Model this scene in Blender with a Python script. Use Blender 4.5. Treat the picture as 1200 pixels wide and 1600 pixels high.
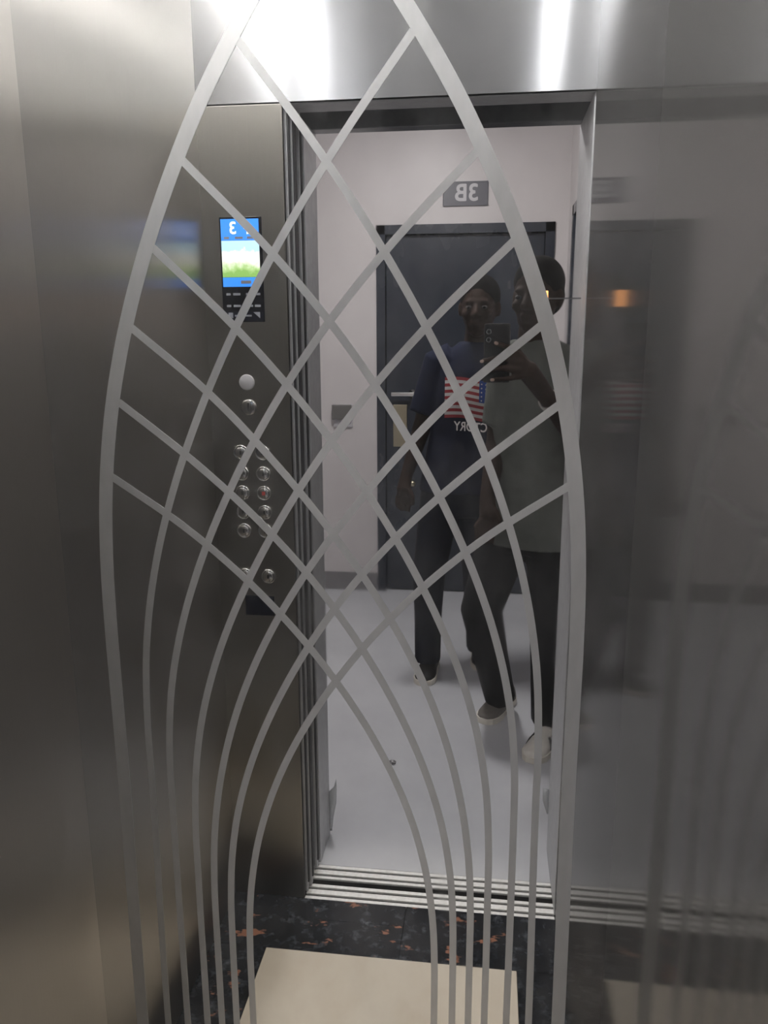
import bpy, bmesh, math, random
from mathutils import Vector, Matrix
from mathutils.bvhtree import BVHTree

for o in list(bpy.data.objects):
    bpy.data.objects.remove(o, do_unlink=True)
SC = bpy.context.scene
COL = SC.collection
random.seed(7)

# ------------------------------------------------------------------ camera
# Room frame: mirror wall is the plane y = 0, the lift car lies at y < 0, the hallway beyond y < -1.
# x = 0 left car wall, x = W right car wall, z = 0 floor.
W, D, XJ, ZT = 0.8617, 0.7137, 0.1933, 1.9871          # car width, car depth, door jamb, door head
CEIL = 2.36
F_PX, PITCH, YAW, ROLL = 1247.0, 0.2217, 0.1284, -0.0037
CAM = Vector((0.6527, -1.129, 1.5))
fw = Vector((-math.sin(YAW) * math.cos(PITCH), math.cos(YAW) * math.cos(PITCH), -math.sin(PITCH)))
rt = Vector((math.cos(YAW), math.sin(YAW), 0))
up = rt.cross(fw)
rt2 = math.cos(ROLL) * rt + math.sin(ROLL) * up
up2 = -math.sin(ROLL) * rt + math.cos(ROLL) * up
cd = bpy.data.cameras.new('camera')
cd.sensor_fit = 'VERTICAL'
cd.sensor_height = 24.0
cd.lens = F_PX / 1600.0 * 24.0
cd.clip_start = 0.008
cam = bpy.data.objects.new('camera', cd)
COL.objects.link(cam)
cam.matrix_world = Matrix(((rt2.x, up2.x, -fw.x, CAM.x), (rt2.y, up2.y, -fw.y, CAM.y),
                           (rt2.z, up2.z, -fw.z, CAM.z), (0, 0, 0, 1)))
SC.camera = cam

# ------------------------------------------------------------------ light levels, exposure
LED_CAR = 85.0        # tubes in the car ceiling
SPOT_CAR = 85.0       # spot added overhead to brighten the floor tile, watts
LED_HALL = 146.0       # round ceiling lamp in the hallway
world = bpy.data.worlds.new('world')
SC.world = world
world.use_nodes = True
world.node_tree.nodes['Background'].inputs[0].default_value = (0.6, 0.65, 0.75, 1)
world.node_tree.nodes['Background'].inputs[1].default_value = 0.02
SC.view_settings.view_transform = 'Standard'
SC.view_settings.look = 'None'
SC.view_settings.exposure = 0.0
SC.view_settings.gamma = 1.0
SC.view_settings.use_curve_mapping = False
SC.cycles.max_bounces = 14
SC.cycles.glossy_bounces = 10
SC.cycles.diffuse_bounces = 5

# ------------------------------------------------------------------ materials
def new_mat(name):
    m = bpy.data.materials.new(name)
    m.use_nodes = True
    nt = m.node_tree
    return m, nt, nt.nodes['Principled BSDF']

def N(nt, kind, **kw):
    n = nt.nodes.new(kind)
    for k, v in kw.items():
        setattr(n, k, v)
    return n

def coords(nt, scale=(1, 1, 1), loc=(0, 0, 0)):
    tc = N(nt, 'ShaderNodeTexCoord')
    mp = N(nt, 'ShaderNodeMapping')
    mp.inputs['Scale'].default_value = scale
    mp.inputs['Location'].default_value = loc
    nt.links.new(tc.outputs['Object'], mp.inputs['Vector'])
    return mp.outputs['Vector']

def noise(nt, vec, scale, detail=3, rough=.5):
    n = N(nt, 'ShaderNodeTexNoise')
    n.inputs['Scale'].default_value = scale
    n.inputs['Detail'].default_value = detail
    n.inputs['Roughness'].default_value = rough
    nt.links.new(vec, n.inputs['Vector'])
    return n.outputs['Fac']

def ramp(nt, fac, stops):
    r = N(nt, 'ShaderNodeValToRGB')
    el = r.color_ramp.elements
    while len(el) < len(stops):
        el.new(0.5)
    for e, (p, c) in zip(el, stops):
        e.position = p
        e.color = c if len(c) == 4 else (*c, 1)
    nt.links.new(fac, r.inputs['Fac'])
    return r.outputs['Color']

def maprange(nt, fac, a, b, c, d):
    n = N(nt, 'ShaderNodeMapRange')
    for i, v in enumerate((a, b, c, d)):
        n.inputs[1 + i].default_value = v
    nt.links.new(fac, n.inputs['Value'])
    return n.outputs['Result']

def bump(nt, bsdf, fac, strength, dist=.002):
    b = N(nt, 'ShaderNodeBump')
    b.inputs['Strength'].default_value = strength
    b.inputs['Distance'].default_value = dist
    nt.links.new(fac, b.inputs['Height'])
    nt.links.new(b.outputs['Normal'], bsdf.inputs['Normal'])

def plain(name, col, rough=.5, metal=0.0, var=0.0, vscale=30, spec=.5):
    m, nt, b = new_mat(name)
    b.inputs['Metallic'].default_value = metal
    b.inputs['Roughness'].default_value = rough
    b.inputs['Specular IOR Level'].default_value = spec
    if var:
        f = noise(nt, coords(nt), vscale, 4, .6)
        lo = tuple(c * (1 - var) for c in col)
        hi = tuple(min(1, c * (1 + var)) for c in col)
        nt.links.new(ramp(nt, f, [(.3, lo), (.7, hi)]), b.inputs['Base Color'])
    else:
        b.inputs['Base Color'].default_value = (*col, 1)
    return m

def brushed(name, col, rough, aniso, tangent, grain=(1, 1, 1), rvar=.25, gscale=30, haze=0.0, hcol=None, edge=1.0):
    """Hairline stainless steel: reflections smear along 'tangent' (across the brush lines)."""
    m, nt, b = new_mat(name)
    b.inputs['Metallic'].default_value = 1.0
    b.inputs['Anisotropic'].default_value = aniso
    b.inputs['Specular Tint'].default_value = (edge, edge, edge, 1)
    t = N(nt, 'ShaderNodeCombineXYZ')
    for i in range(3):
        t.inputs[i].default_value = tangent[i]
    nt.links.new(t.outputs[0], b.inputs['Tangent'])
    f = noise(nt, coords(nt, grain), gscale, 4, .6)
    nt.links.new(maprange(nt, f, .3, .7, rough * (1 - rvar), rough * (1 + rvar)), b.inputs['Roughness'])
    f2 = noise(nt, coords(nt, grain, (3, 5, 7)), gscale * 2.2, 3, .6)
    lo = tuple(c * .97 for c in col)
    nt.links.new(ramp(nt, f2, [(.3, lo), (.7, col)]), b.inputs['Base Color'])
    if haze:                       # coarse scatter of the brush marks on top of the sharp reflection
        b2 = N(nt, 'ShaderNodeBsdfPrincipled')
        b2.inputs['Metallic'].default_value = 1.0
        b2.inputs['Roughness'].default_value = .62
        b2.inputs['Base Color'].default_value = (*(hcol or col), 1)
        mx = N(nt, 'ShaderNodeMixShader')
        mx.inputs[0].default_value = haze
        nt.links.new(b.outputs[0], mx.inputs[1])
        nt.links.new(b2.outputs[0], mx.inputs[2])
        nt.links.new(mx.outputs[0], nt.nodes['Material Output'].inputs['Surface'])
    return m

def emission(name, col, strength):
    m, nt, b = new_mat(name)
    b.inputs['Base Color'].default_value = (*[min(1, c) for c in col], 1)
    b.inputs['Emission Color'].default_value = (*col, 1)
    b.inputs['Emission Strength'].default_value = strength
    return m

M = {}
# polished stainless mirror with a light film of dirt
def mirror_mat():
    m, nt, b = new_mat('mirror_polished_steel')
    nt.links.new(maprange(nt, noise(nt, coords(nt, (1.3, 1, .8), (.31, 0, .17)), 9, 5, .65), .42, .70, .982, .935), b.inputs['Metallic'])
    f = noise(nt, coords(nt, (1, 1, .45)), 5.5, 5, .62)
    r = maprange(nt, f, .52, .80, .006, .075)
    nt.links.new(r, b.inputs['Roughness'])
    nt.links.new(ramp(nt, noise(nt, coords(nt, (1, 1, .3), (2, 0, 4)), 3, 3), [(.3, (.60, .605, .615)), (.75, (.67, .67, .675))]),
                 b.inputs['Base Color'])
    return m
M['mirror'] = mirror_mat()

def etched_mat():
    m, nt, b = new_mat('etched_satin_steel')
    b.inputs['Metallic'].default_value = 0.72
    b.inputs['Roughness'].default_value = 0.46
    f = noise(nt, coords(nt, (1, 1, .4)), 60, 3)
    nt.links.new(ramp(nt, f, [(.3, (.44, .442, .445)), (.7, (.48, .482, .485))]), b.inputs['Base Color'])
    return m
M['etched'] = etched_mat()
M['steel_left'] = brushed('steel_left_wall', (.50, .48, .45), .37, .96, (0, 1, 0), (1, 60, .8), .06, 6)
M['steel_right'] = brushed('steel_right_wall', (.36, .355, .35), .070, .8, (0, 1, 0), (1, 40, .5), .12, 4, .13, (.74, .73, .72), .38)
M['steel_front'] = brushed('steel_front_return', (.44, .42, .39), .44, .95, (1, 0, 0), (60, 1, .8), .06, 6)
def transom_mat():
    m = brushed('steel_transom', (.32, .33, .345), .25, .97, (0, 0, 1), (60, 1, .7), .06, 6, .2, (.62, .62, .62))
    return m
M['steel_transom'] = transom_mat()
M['steel'] = plain('steel_satin', (.52, .52, .525), .32, 1.0, .08, 40)
M['steel_soft'] = plain('steel_frosted', (.56, .565, .575), .48, .55, .08, 40)
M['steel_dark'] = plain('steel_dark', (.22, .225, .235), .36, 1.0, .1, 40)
M['alu'] = plain('sill_aluminium', (.92, .91, .88), .45, .25, .12, 90)
M['black'] = plain('black_recess', (.012, .012, .014), .7, 0, 0)
M['seam'] = plain('dark_seam', (.03, .03, .03), .6)
M['rubber'] = plain('dark_rubber', (.03, .03, .032), .6)

def granite_mat():
    m, nt, b = new_mat('dark_granite')
    v = coords(nt)
    fl = noise(nt, v, 26, 6, .70)
    base = ramp(nt, fl, [(.38, (.006, .007, .009)), (.56, (.018, .021, .026)), (.64, (.07, .078, .09)), (.74, (.26, .27, .28))])
    f2 = noise(nt, coords(nt, (1, 1.9, 1), (1.7, .4, 0)), 11, 4, .6)
    mask = ramp(nt, f2, [(.62, (0, 0, 0)), (.65, (1, 1, 1))])
    mix = N(nt, 'ShaderNodeMix', data_type='RGBA')
    nt.links.new(mask, mix.inputs[0])
    nt.links.new(base, mix.inputs[6])
    mix.inputs[7].default_value = (.30, .135, .085, 1)
    nt.links.new(mix.outputs[2], b.inputs['Base Color'])
    b.inputs['Roughness'].default_value = .12
    return m
M['granite'] = granite_mat()

def tile_mat():
    m, nt, b = new_mat('beige_marble_tile')
    f = noise(nt, coords(nt, (1, .6, 1)), 6, 5, .6)
    nt.links.new(ramp(nt, f, [(.3, (.52, .45, .36)), (.55, (.58, .52, .43)), (.75, (.62, .56, .47))]), b.inputs['Base Color'])
    b.inputs['Roughness'].default_value = .5
    return m
M['tile'] = tile_mat()
def wall_mat():
    m, nt, b = new_mat('painted_plaster')
    f = noise(nt, coords(nt), 2.5, 4)
    nt.links.new(ramp(nt, f, [(.3, (.60, .57, .57)), (.7, (.66, .63, .63))]), b.inputs['Base Color'])
    b.inputs['Roughness'].default_value = .42
    bump(nt, b, noise(nt, coords(nt), 120, 3), .1, .001)
    return m
M['plaster'] = wall_mat()
def hall_floor_mat():
    m, nt, b = new_mat('grey_polished_floor')
    f = noise(nt, coords(nt), 3.0, 5, .6)
    nt.links.new(ramp(nt, f, [(.3, (.54, .55, .58)), (.7, (.62, .63, .66))]), b.inputs['Base Color'])
    b.inputs['Roughness'].default_value = .28
    return m
M['hallfloor'] = hall_floor_mat()
M['ceil'] = plain('white_ceiling', (.72, .71, .70), .8)
M['baseboard'] = plain('grey_baseboard', (.22, .215, .22), .3, 0, .1, 8)
def doorleaf_mat():
    m, nt, b = new_mat('dark_lacquered_door')
    f = noise(nt, coords(nt, (1, 1, .5)), 3.2, 4)
    nt.links.new(ramp(nt, f, [(.3, (.020, .025, .036)), (.7, (.034, .041, .055))]), b.inputs['Base Color'])
    nt.links.new(maprange(nt, f, .35, .7, .16, .34), b.inputs['Roughness'])
    return m
M['door'] = doorleaf_mat()
M['brass'] = plain('brass', (.55, .50, .36), .3, 1.0)
M['chrome'] = plain('chrome', (.78, .78, .77), .12, 1.0)
M['sign'] = plain('sign_grey', (.10, .10, .12), .4)
M['signwhite'] = plain('sign_white', (.55, .54, .56), .4)
M['switchgrey'] = plain('switch_grey', (.14, .135, .13), .4)
M['led'] = emission('led_tube', (1.0, .98, .95), LED_CAR)
M['hall_led'] = emission('hall_lamp_diffuser', (1.0, .965, .94), LED_HALL)
M['amber'] = emission('amber_lens', (1.0, .42, .13), 3.0)
M['blue'] = emission('screen_blue', (.03, .22, .85), 1.5)
M['white_px'] = emission('screen_white', (.9, .95, 1.0), 1.9)
M['dim_px'] = plain('printed_grey', (.30, .31, .34), .5)
M['bezel'] = plain('black_glass', (.006, .007, .010), .12)
M['redmark'] = emission('red_button_mark', (.5, .06, .05), .09)
M['bezelblue'] = plain('navy_label', (.008, .010, .022), .25)
def picture_mat():
    m, nt, b = new_mat('screen_picture')
    tc = N(nt, 'ShaderNodeTexCoord')
    sx = N(nt, 'ShaderNodeSeparateXYZ')
    nt.links.new(tc.outputs['Generated'], sx.inputs[0])
    n = noise(nt, tc.outputs['Object'], 60, 3)
    ad = N(nt, 'ShaderNodeMath', operation='MULTIPLY_ADD')
    nt.links.new(n, ad.inputs[0])
    ad.inputs[1].default_value = .5
    nt.links.new(sx.outputs[2], ad.inputs[2])
    c = ramp(nt, ad.outputs[0], [(.36, (.22, .42, .10)), (.50, (.42, .60, .25)), (.68, (.88, .93, .80)), (.95, (.90, .95, .97)), (1.0, (.45, .72, .92))])
    nt.links.new(c, b.inputs['Emission Color'])
    nt.links.new(c, b.inputs['Base Color'])
    b.inputs['Emission Strength'].default_value = 1.35
    return m
M['picture'] = picture_mat()
M['film'] = plain('plastic_film', (.72, .74, .76), .2, 0, 0)
M['film'].node_tree.nodes['Principled BSDF'].inputs['Alpha'].default_value = .75
M['skin'] = plain('brown_skin', (.026, .015, .011), .7, 0, .15, 25, .15)
M['nail'] = plain('finger_nail', (.36, .26, .22), .3)
M['hair'] = plain('black_hair', (.006, .0055, .0055), .9, 0, .3, 200, .1)
M['eye'] = plain('eye_white', (.045, .04, .038), .6)
M['shirt_a'] = plain('grey_green_cloth', (.100, .108, .098), .9, 0, .15, 14, .2)
M['trouser_a'] = plain('black_cloth', (.006, .0065, .008), .85, 0, .2, 14, .2)
M['shirt_b'] = plain('navy_cotton', (.008, .011, .028), .85, 0, .15, 14, .2)
M['trouser_b'] = plain('dark_denim', (.008, .010, .018), .85, 0, .2, 40, .2)
M['shoe_white'] = plain('off_white_leather', (.80, .77, .71), .5, 0, .1, 20)
M['shoe_grey'] = plain('grey_leather', (.17, .155, .14), .5, 0, .1, 20)
M['sole'] = plain('white_sole', (.82, .78, .69), .6)
M['cloth_black'] = plain('black_stripe', (.01, .01, .01), .6)
M['flag_red'] = plain('print_red', (.46, .05, .065), .8)
M['flag_white'] = plain('print_white', (.88, .84, .83), .8)
M['flag_blue'] = plain('print_blue', (.03, .085, .38), .8)
M['steelband'] = plain('wristband_pale', (.52, .50, .47), .35, .3)
M['phone'] = plain('phone_black', (.012, .012, .014), .18)
M['phoneedge'] = plain('phone_edge', (.55, .56, .57), .2, 1.0)

# ------------------------------------------------------------------ mesh helpers
def link(name, me, mat, parent=None, smooth=False):
    o = bpy.data.objects.new(name, me)
    COL.objects.link(o)
    if mat is not None:
        mats = mat if isinstance(mat, (list, tuple)) else [mat]
        for m in mats:
            me.materials.append(M[m] if isinstance(m, str) else m)
    if parent is not None:
        o.parent = parent
        o.matrix_parent_inverse = Matrix.Identity(4)
        w, q = Vector((0, 0, 0)), parent
        while q is not None:
            w += q.location
            q = q.parent
        o.location = -w          # meshes are written in room coordinates
    if smooth:
        for p in me.polygons:
            p.use_smooth = True
    return o

def to_mesh(bm, name):
    me = bpy.data.meshes.new(name)
    bmesh.ops.recalc_face_normals(bm, faces=bm.faces[:])
    bm.to_mesh(me)
    bm.free()
    return me

def add_box(bm, x0, x1, y0, y1, z0, z1):
    vs = [bm.verts.new((x, y, z)) for x in (x0, x1) for y in (y0, y1) for z in (z0, z1)]
    for f in ((0, 1, 3, 2), (4, 6, 7, 5), (0, 4, 5, 1), (2, 3, 7, 6), (0, 2, 6, 4), (1, 5, 7, 3)):
        bm.faces.new([vs[i] for i in f])

def box(name, mat, x0, x1, y0, y1, z0, z1, parent=None, bevel=0.0, seg=2):
    bm = bmesh.new()
    add_box(bm, min(x0, x1), max(x0, x1), min(y0, y1), max(y0, y1), min(z0, z1), max(z0, z1))
    if bevel:
        bmesh.ops.bevel(bm, geom=bm.edges[:], offset=bevel, segments=seg, affect='EDGES', profile=.5)
    return link(name, to_mesh(bm, name), mat, parent)

def boxes(name, mat, lst, parent=None):
    bm = bmesh.new()
    for b in lst:
        add_box(bm, *b)
    return link(name, to_mesh(bm, name), mat, parent)

def frame_of(d):
    d = Vector(d).normalized()
    a = Vector((0, 0, 1)) if abs(d.z) < .9 else Vector((1, 0, 0))
    u = d.cross(a).normalized()
    return d, u, d.cross(u)

def add_rings(bm, rings, cap=True):
    vr = [[bm.verts.new(p) for p in r] for r in rings]
    n = len(vr[0])
    for a, b in zip(vr, vr[1:]):
        for i in range(n):
            bm.faces.new((a[i], a[(i + 1) % n], b[(i + 1) % n], b[i]))
    if cap:
        bm.faces.new(list(reversed(vr[0])))
        bm.faces.new(vr[-1])

def add_lathe(bm, c, axis, prof, n=24):
    """prof: list of (distance along axis, radius)"""
    d, u, v = frame_of(axis)
    c = Vector(c)
    add_rings(bm, [[c + d * t + (u * math.cos(2 * math.pi * k / n) + v * math.sin(2 * math.pi * k / n)) * max(r, 1e-4)
                    for k in range(n)] for t, r in prof])

def lathe(name, mat, c, axis, prof, parent=None, n=24, smooth=True):
    bm = bmesh.new()
    add_lathe(bm, c, axis, prof, n)
    return link(name, to_mesh(bm, name), mat, parent, smooth)

def add_capsule(bm, p0, p1, r0, r1, n=14):
    p0, p1 = Vector(p0), Vector(p1)
    d, u, v = frame_of(p1 - p0)
    L = (p1 - p0).length
    prof = []
    for k in range(5):
        a = math.pi / 2 * (1 - k / 4)
        prof.append((-r0 * math.sin(a), r0 * math.cos(a)))
    for k in range(5):
        a = math.pi / 2 * k / 4
        prof.append((L + r1 * math.sin(a), r1 * math.cos(a)))
    add_rings(bm, [[p0 + d * t + (u * math.cos(2 * math.pi * k / n) + v * math.sin(2 * math.pi * k / n)) * max(r, 2e-4)
                    for k in range(n)] for t, r in prof])

def add_ellipsoid(bm, c, rad, rot=None, n=18, m=12):
    rings = []
    for j in range(1, m):
        a = math.pi * j / m
        ring = []
        for k in range(n):
            p = Vector((rad[0] * math.sin(a) * math.cos(2 * math.pi * k / n), rad[1] * math.sin(a) * math.sin(2 * math.pi * k / n), rad[2] * math.cos(a)))
            if rot is not None:
                p = rot @ p
            ring.append(Vector(c) + p)
        rings.append(ring)
    add_rings(bm, rings)

def add_loft(bm, rings, n=24):
    """rings: (center, rx, ry, yaw) horizontal superellipse sections, bottom to top"""
    out = []
    for c, rx, ry, yaw in rings:
        r = []
        for k in range(n):
            a = 2 * math.pi * k / n
            ca, sa = math.cos(a), math.sin(a)
            x = rx * math.copysign(abs(ca) ** .85, ca)
            y = ry * math.copysign(abs(sa) ** .85, sa)
            r.append(Vector(c) + Vector((x * math.cos(yaw) - y * math.sin(yaw), x * math.sin(yaw) + y * math.cos(yaw), 0)))
        out.append(r)
    add_rings(bm, out)

def tube_rings(bm, pts, rads, n=16):
    """a tube through points with radii (flat ends)"""
    pts = [Vector(p) for p in pts]
    out = []
    for i, p in enumerate(pts):
        d = (pts[min(i + 1, len(pts) - 1)] - pts[max(i - 1, 0)])
        d, u, v = frame_of(d)
        if i and u.dot(pu) < 0:
            u, v = -u, -v
        pu = u
        out.append([p + (u * math.cos(2 * math.pi * k / n) + v * math.sin(2 * math.pi * k / n)) * rads[i] for k in range(n)])
    add_rings(bm, out)

def remeshed(name, bm, voxel, smooth_it=4):
    """fuse overlapping closed shapes into one continuous surface"""
    me = to_mesh(bm, name)
    t = bpy.data.objects.new('tmp', me)
    COL.objects.link(t)
    md = t.modifiers.new('r', 'REMESH')
    md.mode = 'VOXEL'
    md.voxel_size = voxel
    if smooth_it:
        s = t.modifiers.new('s', 'SMOOTH')
        s.factor = .5
        s.iterations = smooth_it
    dg = bpy.context.evaluated_depsgraph_get()
    dg.update()
    out = bpy.data.meshes.new_from_object(t.evaluated_get(dg))
    out.name = name
    out.materials.clear()
    bpy.data.objects.remove(t, do_unlink=True)
    bpy.data.meshes.remove(me)
    return out

def text_mesh(s, size, extrude=.001, bold=0.0):
    cu = bpy.data.curves.new('t', 'FONT')
    cu.body = s
    cu.size = size
    cu.extrude = extrude
    cu.offset = bold
    cu.align_x = 'CENTER'
    cu.align_y = 'CENTER'
    o = bpy.data.objects.new('t', cu)
    COL.objects.link(o)
    dg = bpy.context.evaluated_depsgraph_get()
    dg.update()
    me = bpy.data.meshes.new_from_object(o.evaluated_get(dg))
    bpy.data.objects.remove(o, do_unlink=True)
    me.materials.clear()
    return me

FACE_Y = Matrix(((-1, 0, 0, 0), (0, 0, 1, 0), (0, 1, 0, 0), (0, 0, 0, 1)))   # text facing +y, read by someone looking towards -y

def tag(o, label, cat, group=None):
    o['label'] = label
    o['category'] = cat
    if group:
        o['group'] = group
    return o

def struct(o, label=None):
    o['kind'] = 'structure'
    if label:
        o['label'] = label
    return o

def thing(name, loc, label, cat, group=None):
    o = bpy.data.objects.new(name, None)
    o.empty_display_size = .05
    COL.objects.link(o)
    o.location = loc
    return tag(o, label, cat, group)

# ================================================================== THE LIFT CAR
# ---- back wall: polished mirror panel with the etched pointed-arch lattice
wb = struct(box('wall_back', 'mirror', 0.0, W, 0.0, .012, 0.0, CEIL),
            'mirror polished steel back wall etched with a pointed arch lattice')
XC = W / 2
CURVES = [   # z at the start, z at the last sample, offsets from the centre line at even z steps
    (1.9175, 0.40, [-0.1000, -0.1689, -0.2246, -0.2707, -0.3074, -0.3338, -0.3502, -0.3583, -0.3607, -0.3605, -0.3602, -0.3604, -0.3614, -0.3622, -0.3630]),
    (1.8763, 0.40, [-0.1160, -0.0213, 0.0629, 0.1354, 0.1967, 0.2463, 0.2825, 0.3039, 0.3115, 0.3118, 0.3125, 0.3140, 0.3150]),
    (1.7305, 0.40, [-0.2007, -0.0903, 0.0048, 0.0829, 0.1472, 0.1996, 0.2396, 0.2657, 0.2772, 0.2790, 0.2790, 0.2790, 0.2785]),
    (1.6182, 0.40, [-0.2525, -0.1456, -0.0538, 0.0234, 0.0885, 0.1429, 0.1861, 0.2167, 0.2343, 0.2412, 0.2420, 0.2423, 0.2420]),
    (1.5072, 0.40, [-0.2910, -0.1813, -0.0934, -0.0175, 0.0482, 0.1027, 0.1455, 0.1768, 0.1979, 0.2102, 0.2148, 0.2152, 0.2152]),
    (1.4003, 0.40, [-0.3194, -0.2134, -0.1213, -0.0454, 0.0167, 0.0680, 0.1102, 0.1433, 0.1669, 0.1808, 0.1867, 0.1880, 0.1882]),
    (1.2879, 0.40, [-0.3395, -0.2311, -0.1443, -0.0730, -0.0136, 0.0359, 0.0764, 0.1082, 0.1314, 0.1465, 0.1547, 0.1576, 0.1580]),
]

def catmull(pts, k=6):
    P = [2 * pts[0] - pts[1]] + pts + [2 * pts[-1] - pts[-2]]
    out = []
    for i in range(1, len(P) - 2):
        for s in range(k):
            t = s / k
            a, b, c, d = P[i - 1], P[i], P[i + 1], P[i + 2]
            out.append(.5 * ((2 * b) + (c - a) * t + (2 * a - 5 * b + 4 * c - d) * t * t + (3 * b - a - 3 * c + d) * t ** 3))
    out.append(pts[-1])
    return out

def strip(name, pts, width, thick, parent):
    """flat etched band of constant width lying on the mirror plane"""
    bm = bmesh.new()
    rings = []
    for i, p in enumerate(pts):
        d = (pts[min(i + 1, len(pts) - 1)] - pts[max(i - 1, 0)]).normalized()
        nrm = Vector((-d.y, d.x)) * width / 2
        a, b = p + nrm, p - nrm
        rings.append([Vector((a.x, 0.0005, a.y)), Vector((a.x, -thick, a.y)), Vector((b.x, -thick, b.y)), Vector((b.x, 0.0005, b.y))])
    add_rings(bm, rings)
    return link(name, to_mesh(bm, name), 'etched', parent)

for ci, (z0, z1, offs) in enumerate(CURVES):
    for side in (1, -1):
        pts = [Vector((XC + side * o, z0 + (z1 - z0) * i / (len(offs) - 1))) for i, o in enumerate(offs)]
        if ci == 0:
            pts = [Vector((XC - side * .002, 2.055)), Vector((XC - side * .046, 1.99))] + pts
        pts += [Vector((pts[-1].x, .2)), Vector((pts[-1].x, .03))]
        c = catmull(pts)
        strip('etched_band' if ci == 0 else 'etched_line', c, .0212 if ci == 0 else .0112, .0008 if ci == 0 else .0006 - .00002 * ci - (.00001 if side > 0 else 0), wb)

# ---- side walls
struct(box('wall_left', 'steel_left', -.012, 0.0, -D, .012, 0, CEIL), 'brushed steel left wall of the lift car')
struct(box('wall_right', 'steel_right', W, W + .012, -D, .012, 0, CEIL), 'brushed steel right wall of the lift car')
# ---- front return panel (carries the operating panel) and transom above the door
struct(box('wall_front', 'steel_front', -.012, XJ, -D - .014, -D, 0, ZT - .0015, bevel=.0012), 'brushed steel front return panel beside the lift door')
tr = struct(box('trim_1', 'steel_transom', -.012, W + .012, -D - .014, -D, ZT + .0015, CEIL), 'brushed steel transom panel above the lift door')
# ---- ceiling with light slots
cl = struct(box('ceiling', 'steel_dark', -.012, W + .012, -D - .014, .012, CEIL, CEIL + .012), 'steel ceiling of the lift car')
# ---- floor
fl = struct(box('floor', 'black', -.012, W + .012, -D, .012, -.05, -.012), 'lift car floor of dark granite around a beige tile')
TX0, TX1, TY = .138, .7561, -.5276
g = .0012
box('floor_tile', 'tile', TX0, TX1, TY, -.14, -.012, 0, fl, .0008, 1)
box('granite_piece', 'granite', 0, .47, -.640 + g, TY - g, -.012, 0, fl, .0006, 1)
box('granite_piece', 'granite', .47 + g, W, -D, TY - g, -.012, -.0002, fl, .0006, 1)
box('granite_piece', 'granite', 0, .47, -D, -.640, -.012, -.0002, fl, .0006, 1)
box('granite_piece', 'granite', 0, TX0 - g, -.48, -.0, -.012, 0, fl, .0006, 1)
box('granite_piece', 'granite', 0, TX0 - g, TY, -.48 - g, -.012, -.0002, fl, .0006, 1)
box('granite_piece', 'granite', TX1 + g, W, TY, 0, -.012, 0, fl, .0006, 1)
box('granite_piece', 'granite', TX0, TX1, -.14 + g, 0, -.012, 0, fl, .0006, 1)

# ---- LED tubes along the sides of the car ceiling
def led_tube(x, y0, y1, label):
    t = thing('led_tube', (x, (y0 + y1) / 2, CEIL), label, 'lamp', 'tube lamps under the lift ceiling')
    box('lamp_holder', 'steel', x - .014, x + .014, y0, y1, CEIL - .012, CEIL, t, .002)
    lathe('tube', 'led', (x, y0 + .02, CEIL - .022), (0, 1, 0), [(0, .011), (y1 - y0 - .04, .011)], t, 16)
    for yy in (y0 + .006, y1 - .020):
        lathe('end_cap', 'chrome', (x, yy, CEIL - .022), (0, 1, 0), [(0, .010), (.001, .0125), (.013, .0125), (.014, .010)], t, 16)
led_tube(.045, -.66, -.05, 'white tube lamp under the lift ceiling against the left steel wall')
led_tube(.165, -.66, -.05, 'white tube lamp under the lift ceiling between two other tube lamps')
led_tube(.800, -.66, -.05, 'white tube lamp under the lift ceiling against the right steel wall')

# ---- unseen spot lamp added in the car ceiling to light the floor tile
dl = thing('added_downlight', (.45, -.36, CEIL), 'round lamp added in the middle of the lift ceiling to brighten the floor tile', 'lamp')
lathe('added_downlight_ring', 'chrome', (.45, -.36, CEIL), (0, 0, -1), [(0, .055), (.004, .055), (.006, .048), (.003, .040), (.0, .038)], dl, 32)
lathe('added_downlight_lens', emission('added_downlight_lens', (1, .95, .86), 6.0), (.45, -.36, CEIL), (0, 0, -1), [(0, .038), (.001, .038), (.0015, .0005)], dl, 28)
sl = bpy.data.lights.new('added_downlight_beam', 'SPOT')
sl.energy = SPOT_CAR
sl.color = (1.0, .93, .82)
sl.spot_size = math.radians(34)
sl.spot_blend = .55
sl.shadow_soft_size = .035
so = bpy.data.objects.new('added_downlight_beam', sl)
COL.objects.link(so)
so.parent = dl
so.location = (0, 0, -.004)

# ---- car operating panel on the front return
YF = -D
cop = thing('car_operating_panel', (.091, YF, .80), 'lift operating panel with colour screen and round steel buttons on front return', 'control panel')
bz = box('display_bezel', 'bezel', .042, .140, YF, YF + .004, 1.524, 1.754, cop, .001, 1)
box('screen_header', 'blue', .0455, .1335, YF + .004, YF + .0046, 1.7035, 1.7495, bz)
box('screen_picture', 'picture', .0455, .1335, YF + .004, YF + .0046, 1.6235, 1.703, bz)
box('screen_footer', 'blue', .0455, .1335, YF + .004, YF + .0046, 1.6025, 1.623, bz)
tm = text_mesh('3', .037, .0003, .0006)
tm.transform(Matrix.Translation((.0735, YF + .005, 1.729)) @ FACE_Y)
link('floor_number', tm, 'white_px', bz)
bm = bmesh.new()   # direction arrow beside the floor number
vs = [bm.verts.new((.1105 + a, YF + .0052, 1.729 + b)) for a, b in ((0, .012), (.012, -.001), (.005, -.001), (.005, -.012), (-.005, -.012), (-.005, -.001), (-.012, -.001))]
bm.faces.new(vs)
link('arrow', to_mesh(bm, 'arrow'), 'white_px', bz)
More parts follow.
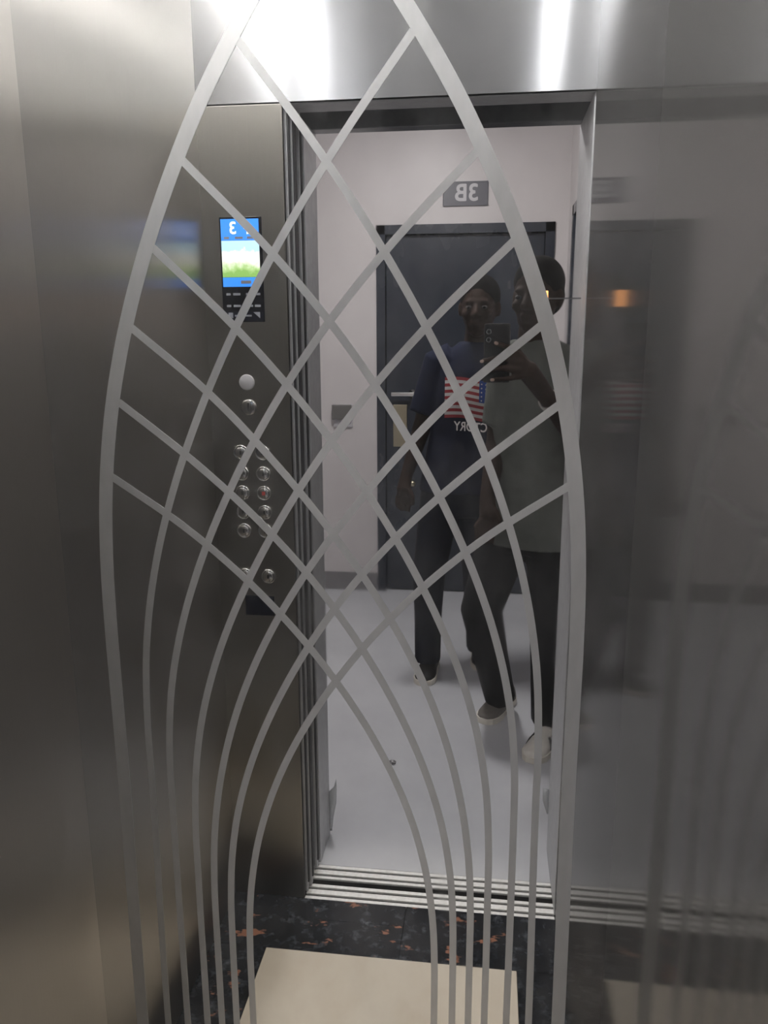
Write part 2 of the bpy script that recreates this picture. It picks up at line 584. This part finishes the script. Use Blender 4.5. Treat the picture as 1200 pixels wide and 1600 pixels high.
boxes('caption_row', 'dim_px', [(x, x + w, YF + .0046, YF + .0050, 1.7065, 1.7115) for x, w in ((.052, .012), (.078, .018), (.106, .020))], bz)
boxes('caption_row', 'dim_px', [(.088, .112, YF + .0046, YF + .0050, 1.609, 1.616)], bz)
for z in (1.586, 1.560):
    boxes('caption_row', 'dim_px', [(x, x + w, YF + .004, YF + .0044, z - .0025, z + .0025) for x, w in ((.052, .010), (.068, .017), (.098, .016), (.118, .014))], bz)
lg = box('brand_strip', 'bezelblue', .0440, .138, YF + .004, YF + .0045, 1.527, 1.548, bz)
bm = bmesh.new()
vs = [bm.verts.new((x, YF + .0049, z)) for x, z in ((.130, 1.532), (.130, 1.546), (.114, 1.546))]
bm.faces.new(vs)
add_box(bm, .055, .066, YF + .0045, YF + .0049, 1.533, 1.545)
add_box(bm, .070, .110, YF + .0045, YF + .0049, 1.536, 1.540)
link('brand_mark', to_mesh(bm, 'brand_mark'), 'dim_px', bz)

def button(x, z, r=.0185, mark='seam'):
    b = lathe('button', 'chrome', (x, YF, z), (0, 1, 0), [(0, r * .74), (.005, r * .74), (.0062, r * .68), (.0064, .0002)], cop, 24)
    lathe('button_ring', 'chrome', (x, YF, z), (0, 1, 0), [(0, r), (.003, r), (.0052, r * .93), (.0058, r * .86), (.0046, r * .78), (.0, r * .76)], b, 28)
    boxes('button_mark', mark, [(x - .0018, x + .0018, YF + .0062, YF + .0068, z - .0045, z + .0045)] if mark == 'seam' else
          [(x - .004, x + .004, YF + .0062, YF + .0068, z - .0045, z + .0045)], b)
    return b
for zz in (1.2195, 1.1685, 1.121, 1.0735, 1.0265):
    button(.0695, zz)
    button(.1225, zz, mark='redmark' if abs(zz - 1.121) < .001 else 'seam')
button(.0680, .912)
button(.1260, .911)
lathe('speaker_cap', 'signwhite', (.091, YF, 1.386), (0, 1, 0), [(0, .0185), (.003, .0185), (.0045, .016), (.005, .0002)], cop, 28)
ks = lathe('key_switch', 'chrome', (.0935, YF, 1.328), (0, 1, 0), [(0, .019), (.004, .019), (.006, .015), (.0062, .0002)], cop, 28)
boxes('key_slot', 'seam', [(.0915, .0955, YF + .006, YF + .0068, 1.318, 1.338)], ks)
box('rating_plate', 'bezelblue', .064, .138, YF, YF + .0012, .808, .859, cop, .0004, 1)

# ---- door sills (car side and landing side), each three bright ribs with grooves
def sill(name, y0, y1, label):
    t = thing(name, ((XJ + W) / 2, (y0 + y1) / 2, -.02), label, 'door sill', 'grooved door sills')
    box('sill_base', 'rubber', XJ - .0, W - .001, y0, y1, -.02, -.006, t)
    n = 3
    d = (y1 - y0)
    for a, b in ((0, .20), (.36, .66), (.82, 1.0)):
        box('sill_rib', 'alu', XJ, W - .001, y0 + d * a, y0 + d * b, -.006, .0, t, .0006, 1)
sill('lift_threshold', -D - .060, -D - .0005, 'grooved aluminium sill along the granite floor of the lift car')
sill('landing_threshold', -.856, -.798, 'grooved aluminium sill along the grey hallway floor')
struct(box('trim_2', 'black', XJ - .02, W + .02, -.868, -D - .002, -.09, -.021), 'dark gap under the door sills')

# ---- sliding doors, opened into the pocket on the left
def slide_door(y, x1, z1, label, grp):
    t = thing('sliding_panel', (x1 - .17, y, .004), label, 'lift door', grp)
    box('door_leaf', 'steel_soft', x1 - .34, x1, y - .009, y + .009, .004, z1, t, .0015)
    box('edge_seal', 'rubber', x1, x1 + .004, y - .005, y + .005, .03, z1 - .02, t)
slide_door(-.745, XJ + .004, ZT + .02, 'inner steel sliding door slid open behind the front return panel', 'open sliding doors')
slide_door(-.770, XJ + .010, ZT + .02, 'second steel sliding door slid open behind the inner one', 'open sliding doors')
slide_door(-.812, XJ + .003, ZT + .02, 'steel landing door slid open on the lift side of the door pocket', 'open sliding doors')
slide_door(-.840, XJ + .010, ZT + .02, 'steel landing door slid open against the landing frame', 'open sliding doors')

# ---- landing door frame: jambs and head reveal
YL = -1.0                                  # hallway face of the landing wall
struct(box('trim_3', 'steel_soft', XJ - .05, XJ + .014, YL - .004, -.866, 0, ZT, bevel=.002), 'left jamb of the landing door frame')
struct(box('trim_4', 'steel_soft', W - .002, W + .05, YL - .004, -D - .0145, 0, ZT, bevel=.002), 'right jamb of the landing door frame')
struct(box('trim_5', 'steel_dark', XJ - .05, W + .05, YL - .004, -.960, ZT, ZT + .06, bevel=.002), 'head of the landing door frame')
struct(box('trim_6', 'steel_soft', XJ - .05, W + .05, -.800, -D - .0145, ZT, ZT + .012), 'lintel under the lift door head')
struct(boxes('trim_7', 'steel_dark', [(XJ - .05, W + .05, -.960, -.800, ZT + .045, ZT + .06)]), 'dark door track recess above the lift door')

# ---- amber lamp added at the right jamb for an orange glow, source unseen
am = thing('added_glow_lamp', (.80, -.80, 1.57), 'small amber lamp added by the right door jamb to give the orange glow', 'added lamp')
box('lamp_body', 'steel_dark', .785, W - .002, -.804, -.801, 1.5725, 1.5755, am)
box('lamp_lens', 'amber', 0.764, .785, -.815, -.790, 1.555, 1.591, am, .002)

# ================================================================== THE HALLWAY
HX0, HX1, HY, HC = -2.2, 1.055, -3.3677, 2.66
struct(box('floor_hallway', 'hallfloor', HX0, HX1, HY - .1, -.857, -.06, 0.0), 'smooth grey floor of the hallway')
struct(box('ceiling_hallway', 'ceil', HX0 - .1, HX1 + .1, HY - .1, YL + .1, HC, HC + .06), 'white hallway ceiling')
# far wall with the door opening
DX0, DX1, DZ = .0356, .9846, 2.061
struct(boxes('wall_hallway_far', 'plaster', [(HX0, DX0 - .001, HY - .12, HY, 0, HC), (DX1 + .001, HX1 + .1, HY - .12, HY, 0, HC), (DX0 - .001, DX1 + .001, HY - .12, HY, DZ + .001, HC)]),
       'pale plaster hallway wall opposite the lift')
struct(boxes('wall_hallway_right', 'plaster', [(HX1, HX1 + .1, -2.15, YL, 0, HC), (HX1, HX1 + .1, HY, -3.06, 0, HC), (HX1, HX1 + .1, -3.06, -2.15, 2.095, HC)]),
       'pale plaster hallway wall beside the dark side door')
struct(box('wall_hallway_left', 'plaster', HX0 - .1, HX0, HY - .1, YL, 0, HC), 'pale plaster wall at the end of the hallway')
struct(boxes('wall_landing', 'plaster', [(HX0, XJ - .051, YL, -.90, 0, HC), (W + .051, HX1, YL, -.90, 0, HC), (XJ - .051, W + .051, YL, -.96, ZT + .061, HC)]),
       'pale plaster hallway wall around the lift door')
struct(box('baseboard_far', 'baseboard', HX0, DX0 - .004, HY, HY + .012, 0, .108, bevel=.002), 'grey baseboard below the wall opposite the lift')
struct(box('baseboard_right', 'baseboard', HX1 - .012, HX1, -2.09, YL, 0, .108, bevel=.002), 'grey baseboard below the right hallway wall')

# apartment door
d1 = struct(box('door_1', 'door', DX0 + .05, DX1 - .05, HY - .06, HY - .020, .006, DZ - .05, bevel=.003), 'glossy dark apartment door below the number sign')
boxes('door_frame', 'door', [(DX0, DX0 + .048, HY - .08, HY + .012, 0, DZ), (DX1 - .048, DX1, HY - .08, HY + .012, 0, DZ), (DX0, DX1, HY - .08, HY + .012, DZ - .048, DZ)], d1)
hp = box('handle_plate', 'brass', .125, .205, HY - .020, HY - .012, .86, 1.10, d1, .003)
box('lever_handle', 'chrome', .118, .250, HY + .020, HY + .036, 1.150, 1.172, d1, .004)
lathe('handle_rose', 'chrome', (.235, HY - .020, 1.161), (0, 1, 0), [(0, .024), (.008, .024), (.010, .010), (.048, .010)], d1, 20)
lathe('door_knob', 'brass', (.238, HY - .020, .650), (0, 1, 0), [(0, .012), (.015, .010), (.020, .018), (.032, .016), (.036, .001)], d1, 18)
# side door in the right hallway wall
d2 = struct(box('door_2', 'door', HX1 + .02, HX1 + .06, -3.01, -2.20, .006, 2.045, bevel=.003), 'dark side door in the right hallway wall')
boxes('door_frame', 'door', [(HX1 - .014, HX1 + .07, -3.06, -3.012, 0, 2.095), (HX1 - .014, HX1 + .07, -2.198, -2.15, 0, 2.095), (HX1 - .014, HX1 + .07, -3.06, -2.15, 2.047, 2.095)], d2)
lathe('door_knob', 'chrome', (HX1 + .02, -2.28, 1.0), (-1, 0, 0), [(0, .014), (.02, .010), (.03, .022), (.05, .02), (.054, .001)], d2, 18)

# number sign
sg = thing('number_sign', (.512, HY, 2.21), 'dark grey plaque reading 3B above the apartment door', 'sign')
box('plaque', 'sign', .393, .632, HY, HY + .008, 2.150, 2.271, sg, .004)
boxes('plaque_rim', 'sign', [(.393, .632, HY + .008, HY + .0105, 2.150, 2.156), (.393, .632, HY + .008, HY + .0105, 2.265, 2.271)], sg)
bm = bmesh.new()
for k, (ax, az) in enumerate(((0, 0), (.0028, 0), (-.0028, 0), (0, .0028), (0, -.0028), (.002, .002), (-.002, -.002), (.002, -.002), (-.002, .002))):
    tm = text_mesh('3B', .118, .0010)
    tm.transform(Matrix.Translation((.520 + ax, HY + .0092 + .00003 * k, 2.211 + az)) @ FACE_Y)
    bm.from_mesh(tm)
    bpy.data.meshes.remove(tm)
link('lettering', to_mesh(bm, 'lettering'), 'signwhite', sg)

# light switch
sw = thing('light_switch', (-.163, HY, 1.04), 'dark grey light switch on the pale wall beside the apartment door', 'switch')
box('back_box', 'signwhite', -.215, -.105, HY, HY + .012, .972, 1.10, sw, .003)
box('rocker', 'switchgrey', -.220, -.108, HY + .012, HY + .034, 1.016, 1.10, sw, .004)

# hallway ceiling lamp
hl = thing('hallway_lamp', (0.24, -2.12, HC), 'round white lamp on the hallway ceiling', 'lamp')
lathe('lamp_base', 'signwhite', (0.24, -2.12, HC), (0, 0, -1), [(0, .165), (.018, .165), (.022, .15)], hl, 36)
lathe('diffuser', 'hall_led', (0.24, -2.12, HC - .022), (0, 0, -1), [(0, .148), (.016, .142), (.028, .11), (.032, .001)], hl, 36)

# peeling protective film at the foot of both jambs, crumbs on the floor
def film(name, pts, label, grp):
    bm = bmesh.new()
    t = .0006
    rings = [[Vector((a[0], a[1], a[2])), Vector((b[0], b[1], b[2])), Vector((b[0], b[1] + t, b[2])), Vector((a[0], a[1] + t, a[2]))] for a, b in pts]
    add_rings(bm, rings)
    return tag(link(name, to_mesh(bm, name), 'film', None, True), label, 'plastic film', grp)
film('torn_film', [((XJ + .0135, -1.003, .01), (XJ + .020, -1.004, .01)), ((XJ + .0135, -1.003, .06), (XJ + .026, -1.000, .06)), ((XJ + .0135, -1.003, .11), (XJ + .036, -.998, .11)),
                   ((XJ + .0135, -1.003, .145), (XJ + .037, -1.002, .155)), ((XJ + .028, -1.003, .16), (XJ + .036, -1.003, .19))],
     'torn clear film peeling from the foot of the left jamb', 'peeling film')
film('torn_film', [((W - .0025, -1.003, .12), (W - .006, -1.003, .12)), ((W - .0025, -1.003, .16), (W - .020, -1.000, .165)), ((W - .0025, -1.003, .20), (W - .022, -1.002, .205))],
     'torn white film peeling from the foot of the right jamb', 'peeling film')
bm = bmesh.new()
add_ellipsoid(bm, (.349, -1.431, .006), (.012, .010, .006), None, 10, 6)
for v in bm.verts:
    v.co += Vector((random.uniform(-.002, .002), random.uniform(-.002, .002), random.uniform(0, .002)))
tag(link('rubble_crumb', to_mesh(bm, 'crumb'), 'baseboard'), 'small dark crumb of rubble on the grey hallway floor', 'debris')

# ================================================================== PEOPLE
def rotz(a):
    return Matrix.Rotation(a, 3, 'Z')

def head_prims(bm, c, yaw, pitch=0.0):
    """head about 0.235 m tall, face towards local +y"""
    R = rotz(yaw) @ Matrix.Rotation(pitch, 3, 'X')
    c = Vector(c)
    def E(p, r, rot=None):
        add_ellipsoid(bm, c + R @ Vector(p), r, R @ rot if rot else R, 20, 14)
    E((0, -.012, .028), (.073, .092, .092))
    E((0, .012, -.02), (.066, .075, .075))
    E((0, .030, -.062), (.050, .056, .050))
    E((0, .062, -.090), (.024, .022, .022))           # chin
    E((0, .070, .024), (.050, .015, .014))            # brow
    E((.040, .058, -.022), (.022, .020, .020))        # cheeks
    E((-.040, .058, -.022), (.022, .020, .020))
    add_capsule(bm, c + R @ Vector((0, .082, .012)), c + R @ Vector((0, .102, -.022)), .009, .014)
    E((.013, .090, -.026), (.010, .011, .008))
    E((-.013, .090, -.026), (.010, .011, .008))
    E((0, .086, -.052), (.025, .012, .0075))          # lips
    E((0, .084, -.065), (.022, .012, .0080))
    for s in (-1, 1):
        E((s * .076, -.008, -.004), (.010, .020, .031), Matrix.Rotation(s * .2, 3, 'Z'))
    return R

def hand(bm, wrist, palm, tips, knucks, thumb, r=.0088):
    """palm plus four bent fingers and a thumb, each its own chain"""
    wrist, palm = Vector(wrist), Vector(palm)
    add_capsule(bm, wrist, palm, .026, .030)
    for k, (kn, mid, tip) in enumerate(knucks):
        kn, mid, tip = Vector(kn), Vector(mid), Vector(tip)
        rr = r * (.86 if k == 3 else 1)
        add_capsule(bm, palm, kn, .018, rr * 1.15)
        add_capsule(bm, kn, mid, rr * 1.12, rr)
        add_capsule(bm, mid, tip, rr, rr * .85)
    a, b, c = [Vector(t) for t in thumb]
    add_capsule(bm, a, b, .015, .0115)
    add_capsule(bm, b, c, .0112, .0095)

def shoe(person, toe, heel, upper, sole, stripes=False, label=None, w=.048):
    toe, heel = Vector((*toe, 0)), Vector((*heel, 0))
    d = (toe - heel)
    L = d.length
    yaw = math.atan2(d.y, d.x)
    R = rotz(yaw)
    bm = bmesh.new()
    sec = [(.0, .030, .085), (.08, .036, .098), (.22, .038, .105), (.38, .038, .092), (.52, .042, .078), (.68, .047, .062), (.82, .046, .050), (.93, .036, .042), (.995, .018, .034)]
    rings = []
    for t, hw, hh in sec:
        ring = []
        for k in range(16):
            a = math.pi * 2 * k / 16
            y = hw * math.cos(a)
            z = .018 + (hh - .018) * max(0, math.sin(a)) if math.sin(a) > 0 else .018
            ring.append(heel + R @ Vector((t * L, y, z)))
        rings.append(ring)
    add_rings(bm, rings)
    bmesh.ops.remove_doubles(bm, verts=bm.verts[:], dist=.0008)
    o = link('shoe', to_mesh(bm, 'shoe'), upper, person, True)
    if label:
        o['label'] = label
    bm = bmesh.new()
    rings = []
    outline = [(-.015, .018), (.0, .033), (.1, .039), (.3, .040), (.5, .044), (.7, .050), (.85, .048), (.95, .036), (1.01, .016)]
    pts = [(t * L, hw) for t, hw in outline] + [(t * L, -hw) for t, hw in reversed(outline)]
    for z in (.001, .012, .024):
        rings.append([heel + R @ Vector((x, y, z)) for x, y in pts])
    add_rings(bm, rings)
    link('sole', to_mesh(bm, 'sole'), sole, o)
    if stripes:
        for s in (-1, 1):
            for q in range(3):
                x = L * (.52 + .075 * q)
                bm = bmesh.new()
                rr = []
                for z0, yy in ((.028, .0485), (.046, .0425), (.060, .0300)):
                    xx = x - (z0 - .028) * .9
                    rr.append([heel + R @ Vector((xx, s * yy, z0)), heel + R @ Vector((xx + .011, s * yy, z0)),
                               heel + R @ Vector((xx + .011, s * (yy - .006), z0)), heel + R @ Vector((xx, s * (yy - .006), z0))])
                add_rings(bm, rr)
                link('shoe_stripe', to_mesh(bm, 'shoe_stripe'), 'cloth_black', o)
    lc = bmesh.new()
    for q in range(4):
        t = .40 + .075 * q
        z = .018 + (.094 - .018) - .175 * (t - .36)
        add_capsule(lc, heel + R @ Vector((t * L, -.022, z)), heel + R @ Vector((t * L + .006, .022, z)), .0032, .0032, 6)
    link('laces', to_mesh(lc, 'laces'), sole, o)
    return o

def eyes(person, c, R):
    for s in (-1, 1):
        bm = bmesh.new()
        add_ellipsoid(bm, Vector(c) + R @ Vector((s * .031, .077, .004)), (.0125, .009, .0065), R, 12, 8)
        e = link('eye', to_mesh(bm, 'eye'), 'eye', person, True)
        bm = bmesh.new()
        add_ellipsoid(bm, Vector(c) + R @ Vector((s * .031, .0845, .004)), (.0055, .003, .0055), R, 10, 6)
        link('iris', to_mesh(bm, 'iris'), 'hair', e, True)

def hair(person, c, R, k=1.05):
    bm = bmesh.new()
    c = Vector(c)
    add_ellipsoid(bm, c + R @ Vector((0, -.024, .046)), (.078 * k, .092 * k, .083 * k), R, 22, 14)
    add_ellipsoid(bm, c + R @ Vector((0, -.045, .005)), (.073 * k, .070 * k, .070 * k), R, 20, 12)
    link('hair', remeshed('hair', bm, .007, 3), 'hair', person, True)

# ---------------------------------------------------------------- the photographer
A = thing('person', (.82, -1.66, 0), 'photographer in grey-green shirt, black trousers and white shoes holding up a phone', 'person')
yawA = .34
Hc = (.803, -1.585, 1.607)
bm = bmesh.new()
RA = head_prims(bm, Hc, .42, -.06)
add_capsule(bm, (.80, -1.615, 1.40), (.802, -1.60, 1.53), .058, .052)
add_loft(bm, [((.815, -1.66, .86), .13, .09, yawA), ((.81, -1.655, 1.05), .12, .082, yawA), ((.80, -1.64, 1.25), .135, .09, yawA), ((.795, -1.63, 1.38), .13, .075, yawA), ((.797, -1.62, 1.45), .07, .05, yawA)])
SR, SL = Vector((.905, -1.585, 1.395)), Vector((.712, -1.672, 1.395))
ER, WR = Vector((.945, -1.425, 1.165)), Vector((.826, -1.226, 1.312))
EL, WL = Vector((.692, -1.655, 1.125)), Vector((.662, -1.530, .955))
add_capsule(bm, SR, ER, .050, .040)
add_capsule(bm, ER, WR, .042, .027)
add_capsule(bm, SL, EL, .050, .040)
add_capsule(bm, EL, WL, .041, .027)
PH_X0, PH_X1, PH_Z0, PH_Z1, PH_Y = .6400, .7115, 1.362, 1.5215, -1.1315   # phone: back face towards the mirror at PH_Y
palm = Vector((.764, -1.158, 1.392))
kn = [((.740, -1.126, 1.437), (.708, -1.1175, 1.457), (.676, -1.1180, 1.4685)),
      ((.739, -1.124, 1.418), (.690, -1.1165, 1.432), (.6385, -1.1175, 1.4215)),
      ((.739, -1.124, 1.397), (.692, -1.1165, 1.402), (.6450, -1.1175, 1.395)),
      ((.742, -1.127, 1.378), (.706, -1.1180, 1.374), (.668, -1.1180, 1.371))]
hand(bm, WR, palm, None, kn, ((.766, -1.174, 1.402), (.742, -1.172, 1.436), (.722, -1.164, 1.462)))
# relaxed left hand
pl = Vector((.664, -1.497, .905))
kl = [((.680 - .018 * q, -1.478 + .004 * q, .872), (.682 - .018 * q, -1.462 + .004 * q, .842), (.682 - .018 * q, -1.466 + .004 * q, .815 + (.008 if q == 3 else 0))) for q in range(4)]
hand(bm, WL, pl, None, kl, ((.687, -1.490, .915), (.702, -1.468, .890), (.700, -1.455, .865)))
for hip, knee, ank in (((.895, -1.65, .88), (.905, -1.615, .50), (.905, -1.675, .08)), ((.755, -1.70, .88), (.650, -1.68, .50), (.735, -1.865, .08))):
    add_capsule(bm, hip, knee, .075, .050)
    add_capsule(bm, knee, ank, .050, .034)
body = link('body', remeshed('body', bm, .006, 3), 'skin', A, True)
eyes(A, Hc, RA)
hair(A, Hc, RA)
for (k_, m_, t_) in kn:
    t_, m_ = Vector(t_), Vector(m_)
    d_ = (t_ - m_).normalized()
    q_ = Matrix(((d_.x, 0, -d_.z), (0, 1, 0), (d_.z, 0, d_.x))).to_3x3()
    nb = bmesh.new()
    add_ellipsoid(nb, t_ + d_ * .003 + Vector((0, .0068, 0)), (.0060, .0016, .0048), q_, 10, 6)
    link('fingernail', to_mesh(nb, 'fingernail'), 'nail', body, True)
# shirt
bm = bmesh.new()
add_loft(bm, [((.830, -1.665, .768), .170, .128, yawA), ((.828, -1.662, .90), .160, .120, yawA), ((.824, -1.655, 1.06), .150, .112, yawA), ((.816, -1.645, 1.24), .155, .115, yawA),
              ((.808, -1.635, 1.36), .152, .102, yawA), ((.801, -1.628, 1.43), .110, .082, yawA), ((.799, -1.62, 1.475), .070, .064, yawA)])
tube_rings(bm, [SR + Vector((-.05, -.01, .01)), SR, SR.lerp(ER, .45), SR.lerp(ER, .74)], [.075, .068, .066, .068])
tube_rings(bm, [SL + Vector((.05, .01, .01)), SL, SL.lerp(EL, .45), SL.lerp(EL, .78)], [.072, .062, .060, .062])
for v in bm.verts:
    v.co.y += .006 * math.sin(v.co.x * 70 + v.co.z * 14) * (1 if v.co.z < 1.25 else .3)
link('shirt', remeshed('shirt', bm, .008, 3), 'shirt_a', A, True)
# trousers
bm = bmesh.new()
add_loft(bm, [((.828, -1.668, .74), .150, .110, yawA), ((.822, -1.664, .98), .150, .108, yawA)])
tube_rings(bm, [(.893, -1.645, .86), (.900, -1.635, .70), (.905, -1.618, .50), (.905, -1.640, .28), (.908, -1.680, .075)], [.098, .096, .084, .072, .064])
tube_rings(bm, [(.757, -1.695, .86), (.700, -1.690, .68), (.650, -1.682, .50), (.690, -1.775, .28), (.733, -1.868, .066)], [.096, .090, .078, .068, .062])
link('trousers', remeshed('trousers', bm, .009, 4), 'trouser_a', A, True)
shoe(A, (.835, -1.492), (.945, -1.725), 'shoe_white', 'sole', True, 'white shoe with three black side stripes')
shoe(A, (.668, -1.765), (.775, -1.985), 'shoe_grey', 'sole', False, 'grey brown shoe with pale sole')
# wristband
wd = (WR - ER).normalized()
bm = bmesh.new()
d, u, v = frame_of(wd)
for k in range(1):
    c0 = WR - wd * .012
    rings = [[c0 + d * t + (u * math.cos(2 * math.pi * q / 24) + v * math.sin(2 * math.pi * q / 24)) * r for q in range(24)]
             for t, r in ((-.008, .029), (-.008, .0325), (.008, .0318), (.008, .028))]
    add_rings(bm, rings + [rings[0]], cap=False)
link('wristband', to_mesh(bm, 'wristband'), 'steelband', A, True)

# phone held in the raised hand (its lens is where the picture is taken from)
ph = thing('phone', ((PH_X0 + PH_X1) / 2, PH_Y - .004, PH_Z0), 'black phone held upright in the raised hand of the photographer', 'phone')
box('phone_body', 'phone', PH_X0, PH_X1, PH_Y - .0082, PH_Y, PH_Z0, PH_Z1, ph, .0035, 3)
box('phone_rim', 'phoneedge', PH_X0 + .006, PH_X1 - .006, PH_Y - .006, PH_Y - .002, PH_Z1 - .001, PH_Z1 + .0008, ph)
for zz in (1.500, 1.478):
    lathe('camera_ring', 'phoneedge', (.6527, PH_Y, zz), (0, 1, 0), [(0, .0068), (.0010, .0068), (.0010, .0055), (.0, .0055)], ph, 20)

# ---------------------------------------------------------------- the companion
B = thing('person', (.54, -2.21, 0), 'person in navy T-shirt printed with a striped flag and dark jeans standing behind', 'person')
Hb = (.612, -2.175, 1.592)
bm = bmesh.new()
RB = head_prims(bm, Hb, .12, -.04)
add_capsule(bm, (.603, -2.205, 1.39), (.608, -2.190, 1.52), .056, .050)
add_loft(bm, [((.545, -2.215, .86), .125, .085, 0), ((.565, -2.215, 1.05), .115, .078, 0), ((.585, -2.21, 1.25), .13, .085, 0), ((.595, -2.21, 1.37), .125, .072, 0), ((.60, -2.205, 1.44), .07, .05, 0)])
SLb, SRb = Vector((.452, -2.21, 1.378)), Vector((.745, -2.21, 1.378))
ELb, WLb = Vector((.385, -2.215, 1.115)), Vector((.325, -2.150, .915))
ERb, WRb = Vector((.792, -2.215, 1.115)), Vector((.790, -2.140, .905))
for s_, e_, w_ in ((SLb, ELb, WLb), (SRb, ERb, WRb)):
    add_capsule(bm, s_, e_, .048, .039)
    add_capsule(bm, e_, w_, .040, .026)
for w_, sx in ((WLb, 1), (WRb, -1)):
    p_ = w_ + Vector((-.010 * sx, .020, -.055))
    ks_ = [(p_ + Vector(((.026 - .018 * q) * sx, .006 - .004 * q, -.034)), p_ + Vector(((.026 - .018 * q) * sx, .020 - .004 * q, -.064)), p_ + Vector(((.026 - .018 * q) * sx, .014 - .004 * q, -.090 + (.012 if q == 3 else 0)))) for q in range(4)]
    hand(bm, w_, p_, None, ks_, (p_ + Vector((.020 * sx, .010, .0)), p_ + Vector((.040 * sx, .026, -.028)), p_ + Vector((.042 * sx, .032, -.055))))
for hip, knee, ank in (((.470, -2.215, .87), (.418, -2.185, .47), (.418, -2.200, .08)), ((.620, -2.225, .87), (.632, -2.25, .47), (.640, -2.385, .08))):
    add_capsule(bm, hip, knee, .072, .048)
    add_capsule(bm, knee, ank, .048, .033)
link('body', remeshed('body', bm, .007, 3), 'skin', B, True)
eyes(B, Hb, RB)
hair(B, Hb, RB)
bm = bmesh.new()
add_loft(bm, [((.540, -2.215, .845), .168, .118, 0), ((.552, -2.215, .95), .160, .112, 0), ((.568, -2.215, 1.08), .152, .106, 0), ((.585, -2.212, 1.24), .164, .112, 0),
              ((.597, -2.21, 1.345), .168, .098, 0), ((.600, -2.208, 1.415), .120, .078, 0), ((.603, -2.205, 1.462), .068, .062, 0)])
tube_rings(bm, [SLb + Vector((.05, 0, .01)), SLb, SLb.lerp(ELb, .45), SLb.lerp(ELb, .80)], [.072, .068, .068, .072])
tube_rings(bm, [SRb + Vector((-.05, 0, .01)), SRb, SRb.lerp(ERb, .45), SRb.lerp(ERb, .80)], [.072, .068, .068, .072])
for v in bm.verts:
    v.co.y += .005 * math.sin(v.co.x * 60 - v.co.z * 16) * (1 if v.co.z < 1.15 else .2)
shirtB = link('shirt', remeshed('shirt', bm, .008, 3), 'shirt_b', B, True)
bvh = BVHTree.FromPolygons([tuple(v.co) for v in shirtB.data.vertices], [tuple(p.vertices) for p in shirtB.data.polygons])
def on_chest(x, z, lift):
    hit = bvh.ray_cast(Vector((x, -1.5, z)), Vector((0, -1, 0)))
    return Vector((x, (hit[0].y if hit[0] else -2.1) + lift, z))
# flag: 13 stripes, canton on the wearer's right (x high side seen reversed in the mirror)
FX0, FX1, FZ0, FZ1 = .482, .712, 1.160, 1.322
def chest_patch(name, x0, x1, z0, z1, mat, lift):
    bm = bmesh.new()
    nx, nz = max(2, int((x1 - x0) / .006)), max(2, int((z1 - z0) / .006))
    wav = lambda x: .006 * math.sin((x - FX0) * 26) - (x - FX0) * .06
    gr = [[bm.verts.new(on_chest(x0 + (x1 - x0) * i / nx, z0 + (z1 - z0) * j / nz + wav(x0 + (x1 - x0) * i / nx), lift)) for i in range(nx + 1)] for j in range(nz + 1)]
    for j in range(nz):
        for i in range(nx):
            bm.faces.new((gr[j][i], gr[j][i + 1], gr[j + 1][i + 1], gr[j + 1][i]))
    bmesh.ops.solidify(bm, geom=bm.faces[:], thickness=.0006)
    return link(name, to_mesh(bm, name), mat, shirtB)
for k in range(13):
    h_ = (FZ1 - FZ0) / 13
    chest_patch('flag_stripe', FX0, FX1, FZ0 + h_ * k, FZ0 + h_ * (k + 1), 'flag_red' if k % 2 == 0 else 'flag_white', .0022)
can = chest_patch('flag_canton', FX0 + (FX1 - FX0) * .60, FX1, FZ0 + (FZ1 - FZ0) * 6 / 13, FZ1, 'flag_blue', .0034)
bm = bmesh.new()
for j in range(5):
    for i in range(5):
        x = FX0 + (FX1 - FX0) * (.64 + .075 * i)
        z = FZ0 + (FZ1 - FZ0) * (6.7 / 13 + j * 1.3 / 13) + .006 * math.sin((x - FX0) * 26) - (x - FX0) * .06
        c = on_chest(x, z, .0042)
        st = [bm.verts.new(c + Vector((math.sin(math.pi * q / 5) * (.0042 if q % 2 == 0 else .0018), 0, math.cos(math.pi * q / 5) * (.0042 if q % 2 == 0 else .0018)))) for q in range(10)]
        bm.faces.new(st)
sg_ = link('flag_stars', to_mesh(bm, 'flag_stars'), 'flag_white', shirtB)
tm = text_mesh('VICTORY', .040, .0004, .0006)
tm.transform(Matrix.Translation((.606, 0, 1.126)) @ FACE_Y @ Matrix.Diagonal((1, 1.3, 1, 1)))
for v in tm.vertices:
    p = on_chest(v.co.x, v.co.z - (v.co.x - FX0) * .06 + .004, .0026 + v.co.y)
    v.co = p
link('shirt_lettering', tm, 'flag_white', shirtB)
bm = bmesh.new()
add_loft(bm, [((.540, -2.217, .74), .142, .102, 0), ((.548, -2.217, .95), .142, .100, 0)])
tube_rings(bm, [(.472, -2.215, .85), (.445, -2.200, .66), (.420, -2.188, .47), (.417, -2.192, .26), (.417, -2.200, .07)], [.090, .082, .070, .060, .058])
tube_rings(bm, [(.615, -2.222, .85), (.626, -2.235, .66), (.632, -2.252, .47), (.637, -2.310, .26), (.641, -2.380, .07)], [.090, .082, .070, .060, .058])
link('trousers', remeshed('trousers', bm, .009, 4), 'trouser_b', B, True)
shoe(B, (.405, -2.080), (.430, -2.330), 'cloth_black', 'sole', False, 'dark shoe with pale sole')
shoe(B, (.660, -2.265), (.640, -2.515), 'cloth_black', 'sole', False, 'dark shoe with pale sole')
